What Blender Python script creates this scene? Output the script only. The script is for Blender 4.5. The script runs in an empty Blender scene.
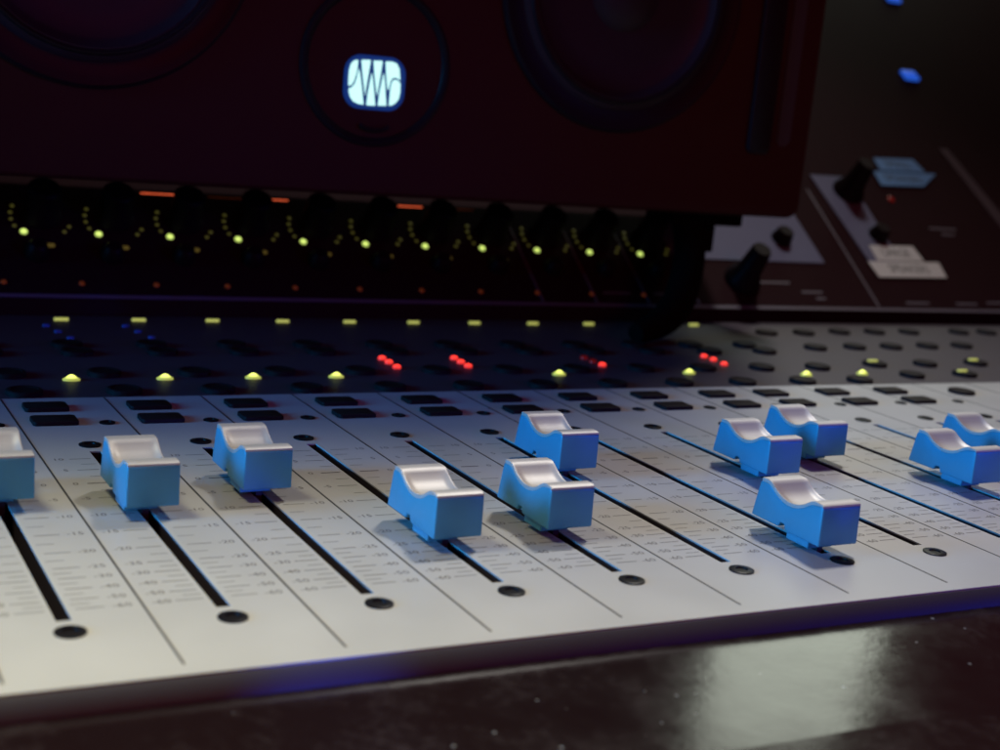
import bpy, bmesh, math, random
from mathutils import Vector, Matrix, Euler
random.seed(7)
MM = 0.001
R = math.radians
scene = bpy.context.scene
COL = scene.collection

# ------------------------------------------------------------------ camera
cam_d = bpy.data.cameras.new("camera")
cam = bpy.data.objects.new("camera", cam_d)
COL.objects.link(cam)
cam.location = (-42.814 * MM, -223.8 * MM, 95.273 * MM)
cam.rotation_euler = (R(78.4663), R(-5.3466), R(-27.0269))
cam_d.sensor_width = 36.0
cam_d.lens = 1381.52 / 1000 * 36.0
cam_d.clip_start = 0.005
cam_d.clip_end = 50
cam_d.dof.use_dof = True
cam_d.dof.focus_distance = 0.345
cam_d.dof.aperture_fstop = 18.0
scene.camera = cam

# ------------------------------------------------------------------ world, lamps and added fills
w = bpy.data.worlds.new("World")
scene.world = w
w.use_nodes = True
bg = w.node_tree.nodes["Background"]
bg.inputs["Color"].default_value = (1.0, 0.05, 0.11, 1)
bg.inputs["Strength"].default_value = 0.032

def area(name, loc, target, size, power, color, size_y=None, spread=None):
    d = bpy.data.lights.new(name, 'AREA')
    d.energy = power
    d.color = color
    d.size = size
    if size_y:
        d.shape = 'RECTANGLE'
        d.size_y = size_y
    if spread:
        d.spread = R(spread)
    o = bpy.data.objects.new(name, d)
    COL.objects.link(o)
    o.location = Vector(loc) * MM
    o.rotation_euler = (Vector(target) - Vector(loc)).to_track_quat('-Z', 'Y').to_euler()
    return o

area("key_lamp", (540, 430, 900), (120, -30, 0), 0.11, 1.12, (1.0, 0.96, 0.88), 0.11, spread=78)
area("back_lamp", (900, 860, 560), (150, 60, 0), 0.28, 0.80, (0.88, 0.97, 0.82), 0.30)
area("front_lamp", (-100, 75, 330), (-30, -70, 0), 0.09, 0.185, (1.0, 0.94, 0.62), 0.09, spread=66)  # added fill, brightens only the front-left deck
area("blue_lamp_left", (-760, 75, 180), (120, 72, 0), 0.26, 0.50, (0.012, 0.36, 0.95), 0.36, spread=33)
area("blue_lamp_right", (640, -420, 120), (235, 25, 0), 0.16, 0.045, (0.02, 0.09, 1.0), 0.24, spread=26)
area("red_lamp", (220, -900, 420), (200, 300, 150), 0.25, 0.13, (1.0, 0.03, 0.04), 0.25, spread=70)  # added fill, tints the dark speaker and upper panel red

sd_ = bpy.data.lights.new("blue_spot", 'SPOT')  # added spot in place of a blue reflection on the lip
sd_.energy = 2.6
sd_.color = (0.03, 0.12, 1.0)
sd_.spot_size = R(9)
sd_.spot_blend = 1.0
sd_.shadow_soft_size = 0.004
so_ = bpy.data.objects.new("blue_spot", sd_)
COL.objects.link(so_)
so_.location = Vector((12, -255, 4)) * MM
so_.rotation_euler = (Vector((38, -24, -9)) - Vector((12, -255, 4))).to_track_quat('-Z', 'Y').to_euler()

scene.view_settings.view_transform = 'Standard'
scene.view_settings.look = 'None'
scene.view_settings.exposure = 0.0
scene.view_settings.gamma = 1.0

# ------------------------------------------------------------------ materials
def mat(name, color, rough=0.5, metal=0.0, spec=0.5, noise=0.0, nscale=200.0, bump=0.0, bscale=800.0,
        emit=None, estr=0.0, rvar=0.0, coat=0.0):
    m = bpy.data.materials.new(name)
    m.use_nodes = True
    nt = m.node_tree
    b = nt.nodes["Principled BSDF"]
    b.inputs["Base Color"].default_value = (*color, 1)
    b.inputs["Roughness"].default_value = rough
    b.inputs["Metallic"].default_value = metal
    b.inputs["Specular IOR Level"].default_value = spec
    b.inputs["Coat Weight"].default_value = coat
    tc = nt.nodes.new("ShaderNodeTexCoord")
    if noise or rvar:
        n = nt.nodes.new("ShaderNodeTexNoise")
        n.inputs["Scale"].default_value = nscale
        n.inputs["Detail"].default_value = 6
        nt.links.new(tc.outputs["Object"], n.inputs["Vector"])
        if noise:
            mx = nt.nodes.new("ShaderNodeMix")
            mx.data_type = 'RGBA'
            mx.inputs[6].default_value = (*[c * (1 - noise) for c in color], 1)
            mx.inputs[7].default_value = (*[min(1, c * (1 + noise)) for c in color], 1)
            nt.links.new(n.outputs["Fac"], mx.inputs[0])
            nt.links.new(mx.outputs[2], b.inputs["Base Color"])
        if rvar:
            mr = nt.nodes.new("ShaderNodeMapRange")
            mr.inputs["From Min"].default_value = 0.3
            mr.inputs["From Max"].default_value = 0.7
            mr.inputs["To Min"].default_value = max(0.02, rough - rvar)
            mr.inputs["To Max"].default_value = min(1, rough + rvar)
            nt.links.new(n.outputs["Fac"], mr.inputs["Value"])
            nt.links.new(mr.outputs["Result"], b.inputs["Roughness"])
    if bump:
        n2 = nt.nodes.new("ShaderNodeTexNoise")
        n2.inputs["Scale"].default_value = bscale
        n2.inputs["Detail"].default_value = 4
        nt.links.new(tc.outputs["Object"], n2.inputs["Vector"])
        bp = nt.nodes.new("ShaderNodeBump")
        bp.inputs["Strength"].default_value = bump
        bp.inputs["Distance"].default_value = 0.0002
        nt.links.new(n2.outputs["Fac"], bp.inputs["Height"])
        nt.links.new(bp.outputs["Normal"], b.inputs["Normal"])
    if emit:
        b.inputs["Emission Color"].default_value = (*emit, 1)
        b.inputs["Emission Strength"].default_value = estr
    return m

M = {
    'panel': mat("satin_grey_panel", (0.49, 0.49, 0.48), 0.42, 0, 0.5, 0.09, 38, 0.10, 2500, rvar=0.05),
    'module': mat("dark_grey_module", (0.075, 0.06, 0.075), 0.5, 0, 0.15, 0.06, 80, 0.10, 2500),
    'upper': mat("charcoal_upper_panel", (0.023, 0.008, 0.011), 0.7, 0, 0.03, 0.1, 60, 0.1, 2000),
    'pale': mat("pale_grey_plate", (0.135, 0.145, 0.24), 0.6, 0, 0.1, 0.05, 90),
    'slot': mat("black_slot_lining", (0.05, 0.04, 0.05), 0.3, 0, 0.5),
    'print': mat("grey_screen_print", (0.13, 0.125, 0.13), 0.6),
    'sepline': mat("dark_engraved_line", (0.03, 0.03, 0.035), 0.6),
    'whiteprint': mat("pale_screen_print", (0.13, 0.12, 0.16), 0.6),
    'screw': mat("black_oxide_screw", (0.008, 0.007, 0.009), 0.4, 0.0, 0.14),
    'cap': mat("blue_satin_cap", (0.07, 0.34, 0.50), 0.42, 0.2, 0.5, 0.05, 300, 0.06, 6000),
    'dish': mat("silver_satin_dish", (0.52, 0.50, 0.485), 0.5, 0.35, 0.5, 0.03, 300, 0.05, 5000),
    'black': mat("black_rubber_button", (0.016, 0.010, 0.011), 0.6, 0, 0.10, 0.1, 200),
    'knob': mat("black_plastic_knob", (0.009, 0.005, 0.006), 0.5, 0, 0.12),
    'cabinet': mat("black_vinyl_cabinet", (0.045, 0.009, 0.009), 0.6, 0, 0.15, 0.1, 50, 0.2, 1800),
    'cone': mat("woven_speaker_cone", (0.022, 0.014, 0.024), 0.5, 0, 0.25, 0.2, 400, 0.25, 2600),
    'ring': mat("satin_black_ring", (0.012, 0.008, 0.012), 0.42, 0, 0.15),
    'tube': mat("black_foam_tube", (0.006, 0.003, 0.003), 0.85, 0, 0.02, 0.1, 300, 0.3, 2500),
    'lip': mat("grey_front_lip", (0.048, 0.042, 0.055), 0.5, 0.0, 0.5, 0.05, 100),
    'tape': mat("white_label_tape", (0.62, 0.66, 0.68), 0.45, 0, 0.4),
    'bluetape': mat("blue_label_tape", (0.12, 0.30, 0.62), 0.45, 0, 0.4),  # blue light on this label put into the tape colour
    'ink': mat("grey_label_ink", (0.03, 0.035, 0.05), 0.6),
    'led_y': mat("yellow_green_led", (0.5, 0.55, 0.1), 0.3, emit=(0.80, 0.88, 0.16), estr=1.0),
    'led_dash': mat("dull_yellow_led", (0.3, 0.3, 0.08), 0.4, emit=(0.55, 0.58, 0.13), estr=0.75),
    'led_dim': mat("dim_amber_led", (0.1, 0.08, 0.02), 0.4, emit=(0.30, 0.21, 0.04), estr=0.22),
    'led_g': mat("lime_led", (0.4, 0.5, 0.1), 0.3, emit=(0.62, 0.80, 0.17), estr=1.1),
    'led_gd': mat("dim_lime_led", (0.1, 0.12, 0.03), 0.3, emit=(0.30, 0.28, 0.05), estr=0.14),
    'led_r': mat("red_led", (0.5, 0.02, 0.02), 0.3, emit=(1.0, 0.045, 0.03), estr=1.5),
    'led_rd': mat("dim_red_led", (0.06, 0.004, 0.004), 0.3, emit=(1.0, 0.03, 0.02), estr=0.07),
    'led_o': mat("orange_led", (0.5, 0.1, 0.02), 0.3, emit=(1.0, 0.14, 0.05), estr=1.0),
    'led_od': mat("dim_orange_led", (0.2, 0.05, 0.01), 0.3, emit=(0.5, 0.09, 0.02), estr=0.09),
    'led_b': mat("blue_led", (0.02, 0.08, 0.4), 0.3, emit=(0.02, 0.12, 0.75), estr=0.7),  # emission for the lit buttons and the modelled blue glints
    'led_bd': mat("dim_blue_led", (0.02, 0.05, 0.3), 0.3, emit=(0.012, 0.04, 0.45), estr=0.09),
    'logo': mat("backlit_logo", (0.7, 0.8, 0.8), 0.4, emit=(0.55, 1.0, 0.90), estr=1.12),
    'halo': mat("blue_backlit_acrylic", (0.02, 0.06, 0.15), 0.3, emit=(0.003, 0.05, 0.30), estr=0.42),  # emission imitates the blue bloom around the logo
}

def armrest_material():
    m = mat("dusty_gloss_black_armrest", (0.012, 0.008, 0.008), 0.22, 0, 0.5)
    nt = m.node_tree
    b = nt.nodes["Principled BSDF"]
    tc = nt.nodes.new("ShaderNodeTexCoord")
    n = nt.nodes.new("ShaderNodeTexNoise")
    n.inputs["Scale"].default_value = 55
    n.inputs["Detail"].default_value = 7
    n.inputs["Roughness"].default_value = 0.65
    nt.links.new(tc.outputs["Object"], n.inputs["Vector"])
    mr = nt.nodes.new("ShaderNodeMapRange")
    mr.inputs["From Min"].default_value = 0.3
    mr.inputs["From Max"].default_value = 0.7
    mr.inputs["To Min"].default_value = 0.10
    mr.inputs["To Max"].default_value = 0.19
    nt.links.new(n.outputs["Fac"], mr.inputs["Value"])
    nt.links.new(mr.outputs["Result"], b.inputs["Roughness"])
    # dust specks, scattered by a cell texture, only some cells carry one
    v = nt.nodes.new("ShaderNodeTexVoronoi")
    v.inputs["Scale"].default_value = 240
    nt.links.new(tc.outputs["Object"], v.inputs["Vector"])
    lt = nt.nodes.new("ShaderNodeMath"); lt.operation = 'LESS_THAN'
    nt.links.new(v.outputs["Distance"], lt.inputs[0])
    sep = nt.nodes.new("ShaderNodeSeparateColor")
    nt.links.new(v.outputs["Color"], sep.inputs["Color"])
    sz = nt.nodes.new("ShaderNodeMapRange")
    sz.inputs["From Min"].default_value = 0.5
    sz.inputs["From Max"].default_value = 1.0
    sz.inputs["To Min"].default_value = 0.0
    sz.inputs["To Max"].default_value = 0.10
    nt.links.new(sep.outputs["Red"], sz.inputs["Value"])
    nt.links.new(sz.outputs["Result"], lt.inputs[1])
    mx = nt.nodes.new("ShaderNodeMix"); mx.data_type = 'RGBA'
    n3 = nt.nodes.new("ShaderNodeTexNoise")
    n3.inputs["Scale"].default_value = 420
    n3.inputs["Detail"].default_value = 8
    n3.inputs["Roughness"].default_value = 0.7
    nt.links.new(tc.outputs["Object"], n3.inputs["Vector"])
    mu = nt.nodes.new("ShaderNodeMath"); mu.operation = 'MULTIPLY'
    nt.links.new(n.outputs["Fac"], mu.inputs[0]); nt.links.new(n3.outputs["Fac"], mu.inputs[1])
    cr = nt.nodes.new("ShaderNodeMapRange")
    cr.inputs["From Min"].default_value = 0.25
    cr.inputs["From Max"].default_value = 0.42
    nt.links.new(mu.outputs[0], cr.inputs["Value"])
    film = nt.nodes.new("ShaderNodeMix"); film.data_type = 'RGBA'
    film.inputs[6].default_value = (0.012, 0.006, 0.007, 1)
    film.inputs[7].default_value = (0.030, 0.021, 0.023, 1)
    nt.links.new(cr.outputs["Result"], film.inputs[0])
    nt.links.new(film.outputs[2], mx.inputs[6])
    mx.inputs[7].default_value = (0.20, 0.21, 0.23, 1)
    nt.links.new(lt.outputs[0], mx.inputs[0])
    nt.links.new(mx.outputs[2], b.inputs["Base Color"])
    bp = nt.nodes.new("ShaderNodeBump")
    bp.inputs["Strength"].default_value = 0.16
    bp.inputs["Distance"].default_value = 0.0006
    nt.links.new(n.outputs["Fac"], bp.inputs["Height"])
    nt.links.new(bp.outputs["Normal"], b.inputs["Normal"])
    return m
M['armrest'] = armrest_material()
def hot_core(m, h0, h1, lo, hi):
    nt = m.node_tree
    b = nt.nodes["Principled BSDF"]
    tc = nt.nodes.new("ShaderNodeTexCoord")
    sp = nt.nodes.new("ShaderNodeSeparateXYZ")
    mr = nt.nodes.new("ShaderNodeMapRange")
    mr.inputs["From Min"].default_value = h0 * MM
    mr.inputs["From Max"].default_value = h1 * MM
    mr.inputs["To Min"].default_value = lo
    mr.inputs["To Max"].default_value = hi
    nt.links.new(tc.outputs["Object"], sp.inputs[0])
    nt.links.new(sp.outputs["Z"], mr.inputs["Value"])
    nt.links.new(mr.outputs["Result"], b.inputs["Emission Strength"])
hot_core(M['led_y'], 0.2, 1.2, 0.45, 2.6)
hot_core(M['led_g'], 0.2, 1.0, 0.6, 1.5)
hot_core(M['led_r'], 0.1, 1.0, 0.7, 2.2)

# ------------------------------------------------------------------ mesh helpers (all sizes in millimetres)
class MB:
    def __init__(self):
        self.v = []; self.f = []
    def add(self, vs, fs, T=None):
        o = len(self.v)
        for p in vs:
            p = Vector(p)
            self.v.append(T @ p if T is not None else p)
        self.f += [[i + o for i in f] for f in fs]
        return self
    def box(self, x0, x1, y0, y1, z0, z1, T=None):
        vs = [(x, y, z) for z in (z0, z1) for y in (y0, y1) for x in (x0, x1)]
        return self.add(vs, [(0, 2, 3, 1), (4, 5, 7, 6), (0, 1, 5, 4), (2, 6, 7, 3), (0, 4, 6, 2), (1, 3, 7, 5)], T)
    def prism(self, pts, z0, z1, T=None):
        n = len(pts)
        vs = [(x, y, z0) for x, y in pts] + [(x, y, z1) for x, y in pts]
        fs = [list(range(n))[::-1], [n + i for i in range(n)]]
        fs += [(i, (i + 1) % n, n + (i + 1) % n, n + i) for i in range(n)]
        return self.add(vs, fs, T)
    def lathe(self, prof, n=32, T=None, sx=1.0, sy=1.0, close=True):
        vs = []; fs = []
        for r, z in prof:
            for k in range(n):
                a = 2 * math.pi * k / n
                vs.append((r * math.cos(a) * sx, r * math.sin(a) * sy, z))
        for j in range(len(prof) - 1):
            for k in range(n):
                fs.append((j * n + k, j * n + (k + 1) % n, (j + 1) * n + (k + 1) % n, (j + 1) * n + k))
        if close:
            fs.append([k for k in range(n)][::-1])
            fs.append([(len(prof) - 1) * n + k for k in range(n)])
        return self.add(vs, fs, T)
    def tube(self, pts, r, n=16):
        pts = [Vector(p) for p in pts]
        vs = []; fs = []
        up = Vector((0, 1, 0))
        for i, p in enumerate(pts):
            t = (pts[min(i + 1, len(pts) - 1)] - pts[max(i - 1, 0)]).normalized()
            s = t.cross(up).normalized(); u = s.cross(t)
            rr = r[i] if isinstance(r, (list, tuple)) else r
            for k in range(n):
                a = 2 * math.pi * k / n
                vs.append(p + s * math.cos(a) * rr + u * math.sin(a) * rr)
        for i in range(len(pts) - 1):
            for k in range(n):
                fs.append((i * n + k, i * n + (k + 1) % n, (i + 1) * n + (k + 1) % n, (i + 1) * n + k))
        fs.append(list(range(n))[::-1]); fs.append([(len(pts) - 1) * n + k for k in range(n)])
        return self.add(vs, fs)
    def build(self, name, m, parent=None, smooth=False, bevel=0.0, segs=2, shear=False, origin=None, matrix=None):
        me = bpy.data.meshes.new(name)
        o0 = Vector(origin) if origin is not None else Vector((0, 0, 0))
        vs = []
        for p in self.v:
            q = Vector(p)
            if shear:
                q.x -= SHEAR * q.y
            vs.append((q - o0) * MM)
        me.from_pydata([tuple(q) for q in vs], [], self.f)
        me.materials.append(m)
        bm = bmesh.new(); bm.from_mesh(me)
        bmesh.ops.recalc_face_normals(bm, faces=bm.faces)
        if bevel:
            ed = [e for e in bm.edges if len(e.link_faces) == 2 and e.calc_face_angle(0) > R(28)]
            bmesh.ops.bevel(bm, geom=ed, offset=bevel * MM, segments=segs, affect='EDGES', profile=0.5, clamp_overlap=True)
        bm.to_mesh(me); bm.free()
        if smooth or bevel:
            for p in me.polygons:
                p.use_smooth = True
            me.set_sharp_from_angle(angle=R(38))
        o = bpy.data.objects.new(name, me)
        COL.objects.link(o)
        if parent:
            o.parent = parent
        o.location = o0 * MM
        return o

SHEAR = 2.5 / 116.7

def copy_tree(src, parent, loc):
    c = src.copy()
    COL.objects.link(c)
    c.parent = parent
    c.location = Vector(loc) * MM
    for ch in src.children:
        d = ch.copy(); COL.objects.link(d); d.parent = c
    return c

def thing(name, label, cat, loc=(0, 0, 0), group=None):
    o = bpy.data.objects.new(name, None)
    COL.objects.link(o)
    o.location = Vector(loc) * MM
    o.empty_display_size = 0.02
    o["label"] = label; o["category"] = cat
    if group: o["group"] = group
    return o

_tc = {}
def text_mesh(s):
    if s not in _tc:
        cu = bpy.data.curves.new("t", 'FONT')
        cu.body = s; cu.size = 1.0; cu.align_x = 'CENTER'; cu.align_y = 'CENTER'
        cu.resolution_u = 2
        o = bpy.data.objects.new("t", cu)
        COL.objects.link(o)
        dg = bpy.context.evaluated_depsgraph_get()
        me = o.evaluated_get(dg).to_mesh()
        _tc[s] = ([tuple(v.co) for v in me.vertices], [tuple(p.vertices) for p in me.polygons])
        o.evaluated_get(dg).to_mesh_clear()
        bpy.data.objects.remove(o); bpy.data.curves.remove(cu)
    return _tc[s]
def put_text(mb, s, x, y, z, size, T=None, stretch=1.0):
    vs, fs = text_mesh(s)
    mb.add([(x + a * size * stretch, y + b * size, z) for a, b, c in vs], fs, T)

# ------------------------------------------------------------------ the console
console = thing("mixing_console", "large grey studio mixing console with blue fader caps and rows of lit buttons", "mixing console")

CH = range(-4, 19)
# light fader plate with real slots cut through
def fader_plate():
    mb = MB()
    xs = [-150.0]
    for i in CH:
        xs += [28 * i - 1.35, 28 * i + 1.35]
    xs += [560.0]
    y0, y1, ys0, ys1 = -21.0, 167.0, 5.6, 111.0
    zt, zb = 0.0, -0.35
    for a in range(len(xs) - 1):
        slot = a % 2 == 1
        cells = [(y0, ys0), (ys1, y1)] if slot else [(y0, ys0), (ys0, ys1), (ys1, y1)]
        for c0, c1 in cells:
            mb.add([(xs[a], c0, zt), (xs[a + 1], c0, zt), (xs[a + 1], c1, zt), (xs[a], c1, zt)], [(0, 1, 2, 3)])
        if slot:
            A, B = xs[a], xs[a + 1]
            mb.add([(A, ys0, zt), (B, ys0, zt), (B, ys1, zt), (A, ys1, zt), (A, ys0, zb), (B, ys0, zb), (B, ys1, zb), (A, ys1, zb)],
                   [(0, 1, 5, 4), (1, 2, 6, 5), (2, 3, 7, 6), (3, 0, 4, 7)])
    # front, back, side edges
    L, Rr = xs[0], xs[-1]
    mb.add([(L, y0, zt), (Rr, y0, zt), (Rr, y1, zt), (L, y1, zt), (L, y0, zb), (Rr, y0, zb), (Rr, y1, zb), (L, y1, zb)],
           [(0, 4, 5, 1), (1, 5, 6, 2), (2, 6, 7, 3), (3, 7, 4, 0)])
    me_o = mb
    return me_o
plate_mb = fader_plate()
bmd = plate_mb.build("fader_panel", M['panel'], console, shear=True)
bm = bmesh.new(); bm.from_mesh(bmd.data)
bmesh.ops.remove_doubles(bm, verts=bm.verts, dist=1e-7)
bmesh.ops.recalc_face_normals(bm, faces=bm.faces)
if sum(f.normal.z for f in bm.faces) < 0:
    bmesh.ops.reverse_faces(bm, faces=bm.faces)
bm.to_mesh(bmd.data); bm.free()
fader_panel = bmd

# slot linings (fader bodies under the plate)
def slot_lining(i):
    mb = MB()
    x = 28 * i
    A, B, c0, c1, zt, zb = x - 1.45, x + 1.45, 5.5, 111.1, -0.36, -11.0
    mb.add([(A, c0, zt), (B, c0, zt), (B, c1, zt), (A, c1, zt), (A, c0, zb), (B, c0, zb), (B, c1, zb), (A, c1, zb)],
           [(0, 1, 5, 4), (1, 2, 6, 5), (2, 3, 7, 6), (3, 0, 4, 7), (4, 5, 6, 7)])
    mb.box(x - 0.25, x + 0.25, c0 + 1, c1 - 1, -6.2, -5.4)
    return mb.build("fader_slot", M['slot'], fader_panel, shear=True)
for i in CH:
    slot_lining(i)

# separator lines
for i in CH:
    x = 28 * i + 14.5
    MB().box(x - 0.22, x + 0.22, -17, 166.5, 0.0, 0.06).build("separator_line", M['sepline'], fader_panel, shear=True)

# printed scales
ROWS = [("10", 104.7), ("5", 95.4), ("0", 84.5), ("-5", 73.4), ("-10", 61.6), ("-15", 50.5), ("-20", 39.7),
        ("-25", 31.0), ("-30", 25.6), ("-40", 20.1), ("-50", 14.9), ("-60", 10.4)]
def scale_print(i):
    mb = MB()
    x = 28 * i
    z = 0.03
    def tick(x0, x1, y, h):
        mb.add([(x0, y - h, z), (x1, y - h, z), (x1, y + h, z), (x0, y + h, z)], [(0, 1, 2, 3)])
    for k, (s, y) in enumerate(ROWS):
        h = 0.30 if s == "0" else 0.15
        tick(x + 2.9, x + 7.9, y, h); tick(x - 7.4, x - 2.4, y, h)
        put_text(mb, s, x + 11.0, y, z, 2.5, stretch=1.1)
        put_text(mb, s, x - 10.0, y, z, 2.5, stretch=1.1)
        if k < len(ROWS) - 1:
            ym = (y + ROWS[k + 1][1]) / 2
            tick(x + 2.4, x + 5.8, ym, 0.12); tick(x - 5.6, x - 2.2, ym, 0.12)
    return mb.build("scale_print", M['print'], fader_panel, shear=True)
for i in range(-2, 13):
    scale_print(i)

# screws at both ends of each slot (recessed hexagon head)
def screw_mesh(r):
    mb = MB()
    n = 24
    prof = [(r, 0.02), (r, 0.28), (r * 0.88, 0.40), (r * 0.5, 0.40), (r * 0.46, 0.1), (0.01, 0.1)]
    mb.lathe(prof, n)
    return mb
screw0 = screw_mesh(2.75).build("panel_screw", M['screw'], fader_panel, smooth=True)
small0 = screw_mesh(2.1).build("small_screw", M['screw'], fader_panel, smooth=True)
first = True; firsts = True
for i in range(-3, 16):
    for y in (0.2, 116.7):
        o = screw0 if first else screw0.copy()
        if not first: COL.objects.link(o)
        first = False
        o.parent = fader_panel
        o.location = ((28 * i - SHEAR * y) * MM, y * MM, 0)
        o.rotation_euler.z = random.uniform(0, 3)
    o = small0 if firsts else small0.copy()
    if not firsts: COL.objects.link(o)
    firsts = False
    o.parent = fader_panel
    o.location = ((28 * i + 6.1) * MM, 138.0 * MM, 0)
    o.rotation_euler.z = random.uniform(0, 3)

# ------------------------------------------------------------------ fader caps
TOP = [(0.15, 11.9), (0.8, 12.45), (3.3, 12.55), (4.4, 12.2), (5.4, 11.6), (6.7, 10.8), (8.3, 10.15), (10.0, 9.8), (11.8, 9.75),
       (13.6, 10.05), (15.2, 10.65), (16.6, 11.4), (17.8, 12.2), (18.6, 12.65), (19.6, 12.85), (21.6, 12.8)]
BOTTOM = [(23.9, 3.2), (14.1, 3.2), (13.6, 4.4), (12.2, 4.4), (11.7, 3.0), (0.0, 2.9)]
HW = 5.75
def cap_body():
    prof = [(y, z - (0.62 if y > 2 else 0.2)) for y, z in TOP] + [(22.2, 11.7)] + BOTTOM
    n = len(prof)
    mb = MB()
    vs = []
    for s in (-1, 1):
        for y, z in prof:
            k = (z - 3.0) / 10.0
            hw = HW - 0.12 * k
            vs.append((s * hw, y, z))
    fs = [list(range(n)), [n + i for i in range(n)][::-1]]
    fs += [(i, n + i, n + (i + 1) % n, (i + 1) % n) for i in range(n)]
    mb.add(vs, fs)
    return mb
cap0 = cap_body().build("fader_cap", M['cap'], console, bevel=0.6, segs=3)
def finger_rest():
    # silver saddle: full width with raised side rims and a shallow hollow between them
    mb = MB()
    pts = [(0.35, 12.15)] + TOP[1:]
    us = (-1, -0.97, -0.93, -0.86, -0.76, -0.6, -0.3, 0, 0.3, 0.6, 0.76, 0.86, 0.93, 0.97, 1)
    nx = len(us)
    vs = []; fs = []
    for y, z in pts:
        t = max(0.0, min(1.0, (y - 3.6) / 2.4)) * max(0.0, min(1.0, (18.9 - y) / 2.4))
        t = t * t * (3 - 2 * t)
        hw = HW - 0.12 * (z - 3) / 10 - 0.06
        for u in us:
            a = abs(u)
            d = max(0.0, min(1.0, (0.95 - a) / 0.25)); d = d * d * (3 - 2 * d)
            e = 0.16 if a > 0.98 else 0.0
            vs.append((u * hw, y, z + 0.12 - e - 0.55 * t * d))
    m = len(vs)
    vs += [(x, y, pts[k // nx][1] - (0.75 if y > 2 else 0.3)) for k, (x, y, z) in enumerate(vs)]
    for a in range(len(pts) - 1):
        for k in range(nx - 1):
            q = [a * nx + k, a * nx + k + 1, (a + 1) * nx + k + 1, (a + 1) * nx + k]
            fs.append(q); fs.append([i + m for i in q][::-1])
    for a in range(len(pts) - 1):
        for k in (0, nx - 1):
            fs.append((a * nx + k, (a + 1) * nx + k, m + (a + 1) * nx + k, m + a * nx + k))
    for k in range(nx - 1):
        for a in (0, len(pts) - 1):
            fs.append((a * nx + k, a * nx + k + 1, m + a * nx + k + 1, m + a * nx + k))
    mb.add(vs, fs)
    return mb
fr = finger_rest().build("finger_rest", M['dish'], cap0, smooth=True)
st = MB().box(-0.75, 0.75, 5.5, 13.0, -8.0, 3.4).build("stem", M['slot'], cap0)
cl = MB().box(-5.1, 2.2, 4.0, 11.6, 1.2, 3.2).build("clip", M['cap'], cap0, bevel=0.2, segs=1)
CAPS = [
    (0, 65.8, "blue fader cap cut off by the left edge of the photo"),
    (1, 56.1, "blue fader cap second from the left, lower than the one on its right"),
    (2, 64.4, "blue fader cap third from the left, pushed up near the zero mark"),
    (3, 24.4, "blue fader cap left of the close pair in the middle, pulled down low"),
    (4, 25.5, "blue fader cap right in front of the raised one in the middle"),
    (5, 68.5, "blue fader cap in the middle, pushed up behind its neighbour"),
    (6, 2.3, "blue fader cap pulled fully down, hiding its screw"),
    (7, 55.6, "blue fader cap directly behind the fully lowered one"),
    (8, 69.3, "blue fader cap overlapping behind two others right of the middle"),
    (9, 37.8, "blue fader cap cut by the right edge, in front of another"),
    (10, 54.5, "blue fader cap farthest right and farthest back, cut by the right edge"),
]
for n, (i, y, lab) in enumerate(CAPS):
    x = 28 * i - SHEAR * (y + 10) + 0.2
    if n == 0:
        c = cap0; c.location = Vector((x, y, 0)) * MM
    else:
        c = copy_tree(cap0, console, (x, y, 0))
    c.rotation_euler.z = SHEAR + random.uniform(-0.006, 0.006)
    c["label"] = lab
    c["group"] = "blue fader caps"

# ------------------------------------------------------------------ dark button module behind the faders
def rrect(w_, h_, r, n=5):
    pts = []
    for cx, cy, a0 in ((w_ / 2 - r, h_ / 2 - r, 0), (-w_ / 2 + r, h_ / 2 - r, 90), (-w_ / 2 + r, -h_ / 2 + r, 180), (w_ / 2 - r, -h_ / 2 + r, 270)):
        for k in range(n):
            a = R(a0 + 90 * k / (n - 1))
            pts.append((cx + r * math.cos(a), cy + r * math.sin(a)))
    return pts
button_panel = MB().box(-150, 760, 167.3, 297, -4.0, -0.35).build("button_panel", M['module'], console, bevel=0.3, segs=1)

def place_copies(src, spots, parent, z=0.0):
    for n, (x, y) in enumerate(spots):
        o = src if n == 0 else src.copy()
        if n: COL.objects.link(o)
        o.parent = parent
        o.location = Vector((x, y, z)) * MM

sq = MB().prism(rrect(11.6, 7.6, 1.1), -0.3, 1.15).build("square_button", M['black'], console, bevel=0.25, segs=2)
spots = []
for i in range(-1, 13):
    spots += [(28 * i - 11.4, 140.0), (28 * i - 11.9 + 0.5, 154.8)] if i >= 10 else [(28 * i - 7.2, 140.0), (28 * i - 7.0, 154.8)]
for k, (x, y) in enumerate(spots):
    pass
place_copies(sq, spots, console)

def round_button():
    return MB().lathe([(5.1, -0.6), (5.1, 0.9), (4.8, 1.2), (3.9, 1.25), (3.6, 1.0), (0.01, 0.95)], 28)
rb = round_button().build("round_button", M['black'], console, smooth=True)
spots = []
for i in range(-1, 13):
    spots += [(28 * i - 9.8, 173.5), (28 * i - 10.8, 197.2)]
for i in range(1, 13):
    spots += [(28 * i - 13.3, 228.4), (28 * i - 14.2, 241)]
spots += [(355.1, 268.7), (377.1, 269.3), (400.7, 272.0), (423, 272.6), (445.4, 273), (479, 273.5), (497.6, 273),
          (355.9, 235.5), (379.4, 237), (401.2, 237.5), (424.6, 239), (446.7, 239.6), (359.2, 201.7), (387, 201.5), (417.4, 202.5),
          (360.3, 181), (389.6, 181.5), (357.1, 151.1)]
place_copies(rb, spots, console)

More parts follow.
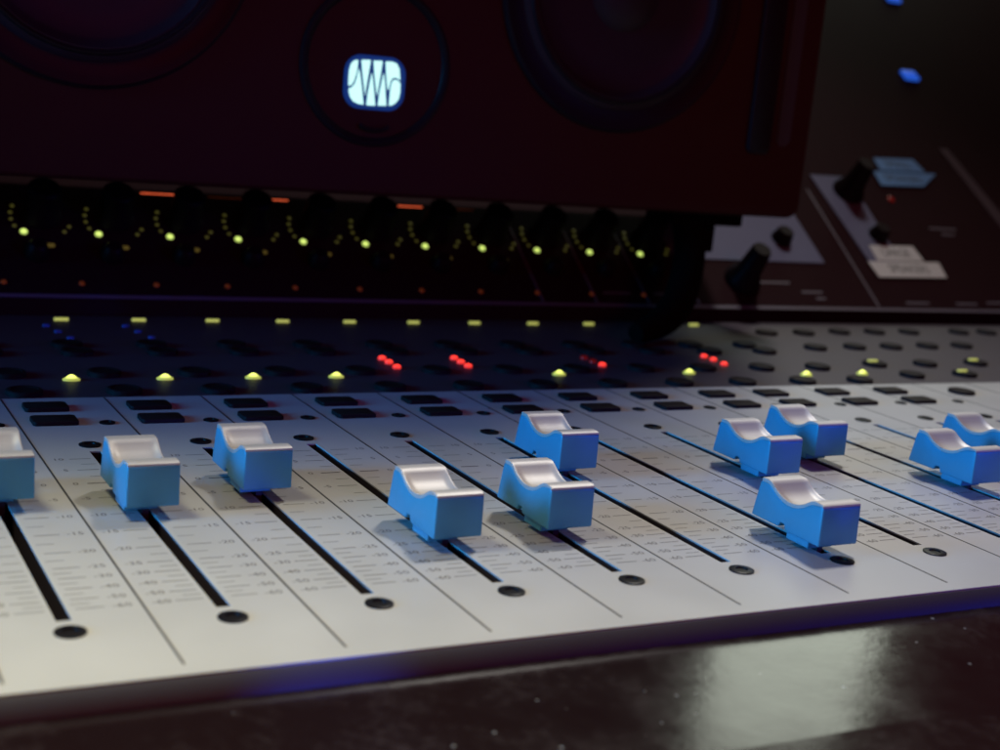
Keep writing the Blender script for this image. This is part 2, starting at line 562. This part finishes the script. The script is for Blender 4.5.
# ------------------------------------------------------------------ lights and modelled glints on the deck
def dome(rx, ry, h):
    mb = MB()
    prof = [(1.0, -0.4), (1.0, 0.15)] + [(math.cos(R(a)), 0.15 + math.sin(R(a)) * h) for a in (15, 30, 45, 60, 75)] + [(0.02, 0.15 + h)]
    mb.lathe(prof, 20, sx=rx, sy=ry)
    return mb
yl = MB().lathe([(1.0, -0.4), (1.0, 0.12), (0.8, 0.3), (0.55, 0.72), (0.34, 1.1), (0.16, 1.32), (0.01, 1.4)], 20, sx=2.6, sy=1.7).build("indicator_light", M['led_y'], console, smooth=True)
place_copies(yl, [(28 * i + 6.2, 190.5) for i in (1, 2, 3, 4, 7, 9)] + [(309.5, 185.0), (338.5, 185.8)], console)
bar = MB().prism(rrect(5.2, 1.5, 0.7), -0.4, 0.6).build("bar_light", M['led_dash'], console, bevel=0.2, segs=2)
place_copies(bar, [(28 * i + 48.0, 287.6) for i in range(-1, 11)], console)
for x, y in ((359.6, 203.6), (417.8, 204.4), (390.0, 183.4)):
    o = bar.copy(); COL.objects.link(o); o.parent = console; o.location = Vector((x, y, 1.0)) * MM
rd = dome(1.5, 1.4, 0.9).build("red_light", M['led_r'], console, smooth=True)
place_copies(rd, [(145.4, 217.5), (145.3, 211.0), (145.0, 203.2), (173.4, 217.2), (173.0, 210.6), (172.6, 203.8),
                  (284.9, 218.6), (285.0, 212.4), (284.2, 204.2), (228.4, 204.2)], console)
rdd = dome(1.5, 1.5, 0.8).build("dim_red_light", M['led_rd'], console, smooth=True)
place_copies(rdd, [(228.2, 217.2), (228.4, 211.0)], console)
bl = dome(1.5, 0.9, 0.5).build("blue_light", M['led_b'], console, smooth=True)  # glints on the button edges, built as glowing blue domes
place_copies(bl, [(28 * i + 16.4, 176.2) for i in range(0, 10)], console)
bld = dome(1.3, 0.9, 0.4).build("dim_blue_light", M['led_bd'], console, smooth=True)  # fainter button-edge glints, also built as glowing domes
place_copies(bld, [(28 * i + 17.0, 203.0) for i in range(0, 5)] + [(40.8, 276), (43.0, 265), (45.2, 253.5), (68.6, 276), (70.8, 265.5), (73.2, 255)], console)

# ------------------------------------------------------------------ rear ledge and sloping upper panel
rear_ledge = MB().prism([(297.2, -4), (299.6, -4), (299.6, 5.2), (297.2, 6.4)], -150, 760,
                        Matrix(((0, 0, 1, 0), (1, 0, 0, 0), (0, 1, 0, 0), (0, 0, 0, 1)))).build("rear_ledge", M['upper'], console, bevel=0.3, segs=1)
ANG = R(36)
# panel frame: u along x, v up the slope, n outwards
TI = Matrix(((1, 0, 0, 0), (0, math.cos(ANG), -math.sin(ANG), 298.0), (0, math.sin(ANG), math.cos(ANG), 6.0), (0, 0, 0, 1)))
def vv(y):
    return (y - 298.0) / math.cos(ANG)
def inc_build(mb, name, m, parent, **kw):
    o = mb.build(name, m, parent, **kw)
    o.matrix_parent_inverse = Matrix()
    T = Matrix.Translation(TI.translation * MM) @ TI.to_3x3().to_4x4()
    o.matrix_local = T
    return o
knob_panel = inc_build(MB().box(-150, 820, 2.2, 380, -4, 0), "knob_panel", M['upper'], console)
def on_slope(src, spots, z=0.0):
    for n, (x, y) in enumerate(spots):
        o = src if n == 0 else src.copy()
        if n: COL.objects.link(o)
        o.parent = knob_panel
        o.location = Vector((x, vv(y), z)) * MM
def slope_part(mb, name, m, **kw):
    return mb.build(name, m, knob_panel, **kw)

edge = MB().box(-150, 760, 0.2, 2.0, -0.6, 0.15)
slope_part(edge, "edge_trim", M['whiteprint'])
ln = MB().box(-0.45, 0.45, 2.6, 110, 0.0, 0.25)
sl = slope_part(ln, "strip_line", M['whiteprint'])
for n, i in enumerate(range(-1, 3)):
    o = sl if n == 0 else sl.copy()
    if n: COL.objects.link(o)
    o.parent = knob_panel
    o.location = Vector((283.2 + 28 * (i if i < 3 else i), 0, 0)) * MM

# encoder knobs with light rings, one per strip
def knob_mb(r0, r1, h):
    mb = MB()
    n = 36
    prof = [(r0, 0.0), (r0, 1.6), (r1 + 0.6, 3.0), (r1, h - 0.8), (r1 - 0.8, h), (0.01, h)]
    mb.lathe(prof, n)
    return mb
NK = range(-1, 11)
ek = slope_part(knob_mb(7.6, 6.2, 15), "encoder_knob", M['knob'], smooth=True)
on_slope(ek, [(28 * i + 47.2, 334.0) for i in NK])
rl = slope_part(dome(1.45, 1.45, 0.9), "ring_light", M['led_g'], smooth=True)
on_slope(rl, [(28 * i + 40.0, 326.4) for i in NK])
rdm = slope_part(dome(0.8, 0.8, 0.35), "dim_ring_light", M['led_gd'], smooth=True)
sp = []
for i in NK:
    for dx, y in ((36.9, 329.0), (36.0, 332.0), (36.1, 335.0), (37.2, 338.0), (55.2, 327.0), (57.3, 329.4)):
        sp.append((28 * i + dx, y))
on_slope(rdm, sp)
sk = slope_part(knob_mb(4.4, 3.4, 6), "small_button", M['knob'], smooth=True)
on_slope(sk, [(28 * i + 43.5, 316.5) for i in NK])
sd = slope_part(MB().prism(rrect(5.0, 1.7, 0.8), 0, 0.5), "button_window", M['led_dim'])  # small emissive amber dash near each button
on_slope(sd, [(28 * i + 48.2, 320.6) for i in NK])
od = slope_part(dome(1.1, 1.1, 0.5), "orange_light", M['led_od'], smooth=True)
on_slope(od, [(28 * i + 58.1, 304.4) for i in NK])
ob0 = None
for x0, x1, y in ((88.3, 103.4, 346.6), (116.5, 131, 346.4), (143.2, 151.3, 346.6), (200.2, 214.5, 346.7), (228.3, 240.1, 346.6)):
    dim = x0 in (116.5, 228.3)
    slope_part(MB().box(x0, x1, vv(y) + 0.35, vv(y) + (0.6 if dim else 0.85), 0, 0.12), "bar_lamp", M['led_od'] if dim else M['led_o'])
# printed legends
for x0, x1, y in ((288.5, 303.2, 305.2), (316.5, 331.0, 305.2), (367.4, 401.0, 313.0), (405.4, 418.3, 308.0), (412, 418, 304.5),
                  (525, 545, 350.5), (531, 541, 346.8), (470, 486, 303), (505, 520, 303), (528, 546, 304)):
    slope_part(MB().box(x0, x1, vv(y) - 0.6, vv(y) + 0.6, 0, 0.05), "printed_legend", M['whiteprint'])
# master section: pale plates, bigger knobs
def slab(pts, name, m, h=0.6, z0=0.0):
    return slope_part(MB().prism([(x, vv(y)) for x, y in pts], z0, h), name, m)
slab([(340, 324.8), (431.5, 324.8), (431.5, 372), (340, 372)], "face_plate", M['pale'])
slab([(463, 322.5), (485.5, 322.5), (488.5, 382), (461.5, 382)], "face_plate", M['pale'])
slab([(449.2, 300.5), (450.4, 300.5), (453.6, 372), (452.4, 372)], "module_gap", M['whiteprint'], 0.1)
slab([(583, 352), (593, 352), (588, 410), (581, 410)], "face_plate", M['module'], 0.3)
def big_knob():
    mb = MB()
    mb.lathe([(9.0, 0), (9.4, 1.5), (8.6, 3.5), (6.2, 8.0), (5.0, 21.0), (4.4, 22.0), (0.01, 22.0)], 36)
    return mb
bk = slope_part(big_knob(), "pointer_knob", M['knob'], smooth=True)
on_slope(bk, [(371.5, 313.0), (357.0, 346.0), (480.5, 371.0)])
sm = slope_part(knob_mb(5.6, 4.4, 7), "round_knob", M['knob'], smooth=True)
on_slope(sm, [(412.0, 338.0), (481.0, 343.0)])
rsp = slope_part(dome(2.2, 2.2, 0.6), "dim_orange_lamp", M['led_rd'], smooth=True)
on_slope(rsp, [(511.0, 369.0)])
lb = slope_part(MB().prism(rrect(11.5, 8.5, 1.0), 0, 2.0), "lit_button", M['led_b'], bevel=0.4, segs=2)
on_slope(lb, [(604.2, 468.8), (648.0, 544.0)])

# ------------------------------------------------------------------ front lip and armrest
lip_m = Matrix(((0, 0, 1, 0), (1, 0, 0, 0), (0, 1, 0, 0), (0, 0, 0, 1)))
lip = MB().prism([(-20.3, -0.36), (-21.3, -0.36), (-21.8, -0.8), (-23.9, -3.2), (-24.1, -5.9), (-20.3, -5.9)], -150, 760, lip_m).build(
    "front_lip", M['lip'], console, smooth=True)
def armrest():
    mb = MB()
    prof = [(-23.2, -3.55), (-60, -5.6), (-98, -9.0), (-128, -20.0), (-140, -32), (-142, -50), (-20.5, -50), (-20.5, -3.6)]
    n = len(prof); xs = (-150, 760)
    vs = [(x, y, z) for x in xs for y, z in prof]
    fs = [list(range(n)), [n + i for i in range(n)][::-1]] + [(i, (i + 1) % n, n + (i + 1) % n, n + i) for i in range(n)]
    mb.add(vs, fs)
    return mb
armrest().build("armrest", M['armrest'], console)
# console body closing it underneath
MB().box(-150, 760, -20.2, 298, -50, -12.0).build("console_body", M['upper'], console)

# ------------------------------------------------------------------ label tapes on the upper panel
def tape_label(name_lines, label, frame, m='tape'):
    x, y = frame[0]
    t = thing("tape_label", label, "label", TI @ Vector((x, vv(y), 0.0)), "tape labels on the upper panel")
    t.rotation_euler = (ANG, 0, 0)
    for (pts, s, size, tx, ty) in name_lines:
        q = [(a - x, vv(b) - vv(y)) for a, b in pts]
        o = MB().prism(q, 0.62, 0.95).build("tape_strip", M[m], t)
        mb = MB()
        put_text(mb, s, tx - x, vv(ty) - vv(y), 0.99, size * 1.12, stretch=0.78)
        mb.build("lettering", M['ink'], o)
    return t
tape_label([([(468.7, 327.4), (502.0, 328.0), (501.0, 337.2), (469.6, 336.6)], "LARGE", 7.5, 485.5, 332.3),
            ([(462.2, 317.2), (510.3, 318.0), (512.0, 327.4), (461.4, 326.6)], "SPEAKERS", 7.5, 487.0, 322.4)],
           "pale two-line tape label reading large speakers, low on the right", [(487, 327)])
tape_label([([(517.5, 388.6), (553.0, 389.6), (550.2, 398.6), (518.8, 397.2)], "SMALL", 7.5, 534.5, 393.5),
            ([(510.0, 377.6), (543.0, 378.8), (560.5, 388.8), (511.4, 387.4)], "SPEAKERS", 7.5, 531.0, 383.2)],
           "bluish two-line tape label high on the right with a slanted end", [(533, 388)], 'bluetape')

# ------------------------------------------------------------------ studio monitor with backlit logo
spk = thing("studio_monitor", "black studio monitor lying on its side with a glowing white square logo", "speaker", (152, 262, 53))
SX0, SX1, SZ0, SZ1, SY0, SY1 = -54, 359, 53.0, 470.0, 262.0, 350.0  # top raised out of view so the cabinet shades the deck
def o_local(mb, name, m, parent, off=(152, 262, 53), **kw):
    for k in range(len(mb.v)):
        mb.v[k] = mb.v[k] - Vector(off)
    return mb.build(name, m, parent, **kw)
TF = Matrix(((1, 0, 0, 0), (0, 0, -1, 0), (0, 1, 0, 0), (0, 0, 0, 1)))  # (u, v, depth) -> (x, z, -y)
def front(cx, cz, y):
    return Matrix(((1, 0, 0, cx), (0, 0, -1, y), (0, 1, 0, cz), (0, 0, 0, 1)))
cabm = MB()
cabm.prism([(x + (SX0 + SX1) / 2, y + (SZ0 + SZ1) / 2) for x, y in rrect(SX1 - SX0, SZ1 - SZ0, 6.0, 6)], -(SY1), -SY0, TF)
cab = o_local(cabm, "cabinet", M['cabinet'], spk, bevel=2.0, segs=3)
def woofer(cx, cz):
    T = front(cx, cz, SY0)
    tr = MB().lathe([(55.5, 0.0), (55.5, 1.6), (54.3, 2.4), (52.6, 2.0), (49.0, 1.0), (47.0, 1.0)], 96, T, close=False)
    tro = o_local(tr, "trim_ring", M['ring'], spk, smooth=True)
    cn = MB().lathe([(47.0, 1.0), (45.0, 3.0), (42.0, 3.4), (40.0, 1.6), (38.6, 0.6), (30, 0.5), (22, 0.4), (16, 0.4), (14, 2.0), (8, 4.4), (0.05, 5.2)], 96, T, close=False)
    o_local(cn, "cone", M['cone'], tro, smooth=True, off=(0, 0, 0)) if False else None
    c = o_local(cn, "woofer_cone", M['cone'], spk, smooth=True)
    tub = MB().lathe([(44.6, 3.1), (44.1, 4.0), (43.4, 4.2), (42.6, 3.6)], 96, T, close=False)
    o_local(tub, "rubber_surround", M['ring'], spk, smooth=True)
woofer(257.0, 139.5)
woofer(50.0, 139.5)
# round recess ring about the logo
T = front(153.0, 101.0, SY0)
o_local(MB().lathe([(29.8, 0), (29.4, 1.3), (28.4, 1.7), (27.2, 1.2), (26.4, 0.2)], 72, T, close=False), "round_bezel", M['ring'], spk, smooth=True)
lip2 = MB()
ptsl = [(153.6 + 6.0 * math.cos(R(a)), 260.6, 80.0 + 2.6 * math.sin(R(a))) for a in range(200, 341, 14)]
lip2.tube(ptsl, 0.8, 8)
o_local(lip2, "lower_lip", M['ring'], spk, smooth=True)
# logo
glow_plate = o_local(MB().prism(rrect(24.0, 19.6, 6.5, 8), 0.02, 1.0, front(152.6, 94.6, SY0)), "logo_badge", M['halo'], spk)  # bloom around the logo, built as an added glowing plate
P = [
 [(142.12, 92.58), (141.98, 95.45), (142.05, 98.68), (142.66, 100.88), (143.82, 102.07), (145.35, 102.42), (145.35, 100.42), (145.09, 97.73), (144.36, 94.94), (143.41, 93.12)],
 [(146.43, 102.6), (150.27, 102.89), (149.87, 99.03), (149.12, 92.46), (148.94, 89.76), (148.42, 92.4), (147.26, 98.07)],
 [(151.23, 102.76), (154.94, 102.96), (154.62, 99.1), (154.03, 93.6), (153.68, 90.08), (153.06, 92.79), (152.02, 97.78)],
 [(155.91, 102.84), (158.69, 103.03), (160.75, 102.42), (161.96, 100.49), (162.64, 96.39), (161.45, 97.09), (160.06, 97.26), (158.99, 96.65), (158.38, 95.29), (157.98, 92.33), (157.54, 92.81), (156.67, 97.47)],
 [(142.19, 91.72), (143.47, 92.27), (144.62, 93.66), (145.37, 96.11), (145.9, 99.39), (146.54, 97.29), (147.5, 93.04), (148.82, 86.26), (146.51, 86.44), (144.49, 87.15), (143.04, 88.69), (142.44, 90.45)],
 [(149.7, 86.18), (149.92, 90.35), (150.95, 98.26), (151.78, 94.86), (153.35, 86.25)],
 [(154.22, 86.39), (154.51, 90.73), (155.62, 98.54), (156.37, 95.26), (157.73, 86.6)],
 [(158.61, 86.67), (158.67, 91.81), (158.98, 94.76), (159.5, 96.26), (160.44, 96.63), (161.51, 96.36), (162.72, 95.44), (162.92, 92.16), (162.49, 89.55), (161.19, 87.76), (159.64, 86.9)]]
lg = MB()
for poly in P:
    mx_ = sum(p[0] for p in poly) / len(poly); mz_ = sum(p[1] for p in poly) / len(poly)
    poly = [(mx_ + (x - mx_) * 0.92, mz_ + (z - mz_) * 0.965) for x, z in poly]
    lg.prism([(x - 152.6, z - 94.6) for x, z in poly], 1.05, 1.4, front(152.6, 94.6, SY0))
o_local(lg, "logo_sign", M['logo'], glow_plate)
# upright slot port by the right end
o_local(MB().prism([(x + 344.5, z + 150) for x, z in rrect(7.0, 132, 3.4, 6)], -SY0 + 0.02, -SY0 + 0.5, TF), "port_slot", M['slot'], spk)
o_local(MB().prism([(x + 331, z + 150) for x, z in rrect(12.0, 140, 3.0, 6)], -SY0 + 0.02, -SY0 + 2.0, TF), "end_trim", M['ring'], spk, bevel=0.8, segs=2)

# ------------------------------------------------------------------ curved stand under the monitor
stand = thing("speaker_stand", "thick black curved support bending from under the speaker down onto the console", "stand", (300, 265, 0))
def bez(p, n=24):
    out = []
    for k in range(n + 1):
        t = k / n
        # Catmull-Rom through p
        s = t * (len(p) - 1); i = min(int(s), len(p) - 2); u = s - i
        a, b, c, d = [Vector(p[max(0, min(len(p) - 1, j))]) for j in (i - 1, i, i + 1, i + 2)]
        out.append(0.5 * ((2 * b) + (c - a) * u + (2 * a - 5 * b + 4 * c - d) * u * u + (3 * b - a - 3 * c + d) * u ** 3))
    return out
leg = MB().tube(bez([(316.5, 287, 50), (317, 283, 38), (312.5, 276, 26), (301, 264, 14), (285, 252, 7.5), (268, 244, 4.4)]), [7.2] * 17 + [7.0, 6.7, 6.4, 6.0, 5.5, 5.0, 4.4, 3.8], 20)
o_local(leg, "curved_leg", M['tube'], stand, off=(300, 265, 0), smooth=True)
pad = MB().box(303, 341, 278, 300, 46.6, 52.9)
o_local(pad, "pad", M['tube'], stand, off=(300, 265, 0), bevel=1.0)
pad2 = MB().box(322, 331, 284, 292, 34, 46.4)
o_local(pad2, "bracket", M['tube'], stand, off=(300, 265, 0), bevel=1.0)
padb = MB().box(-36, 2, 278, 300, 46.6, 52.9)
o_local(padb, "pad", M['tube'], stand, off=(300, 265, 0), bevel=1.0)
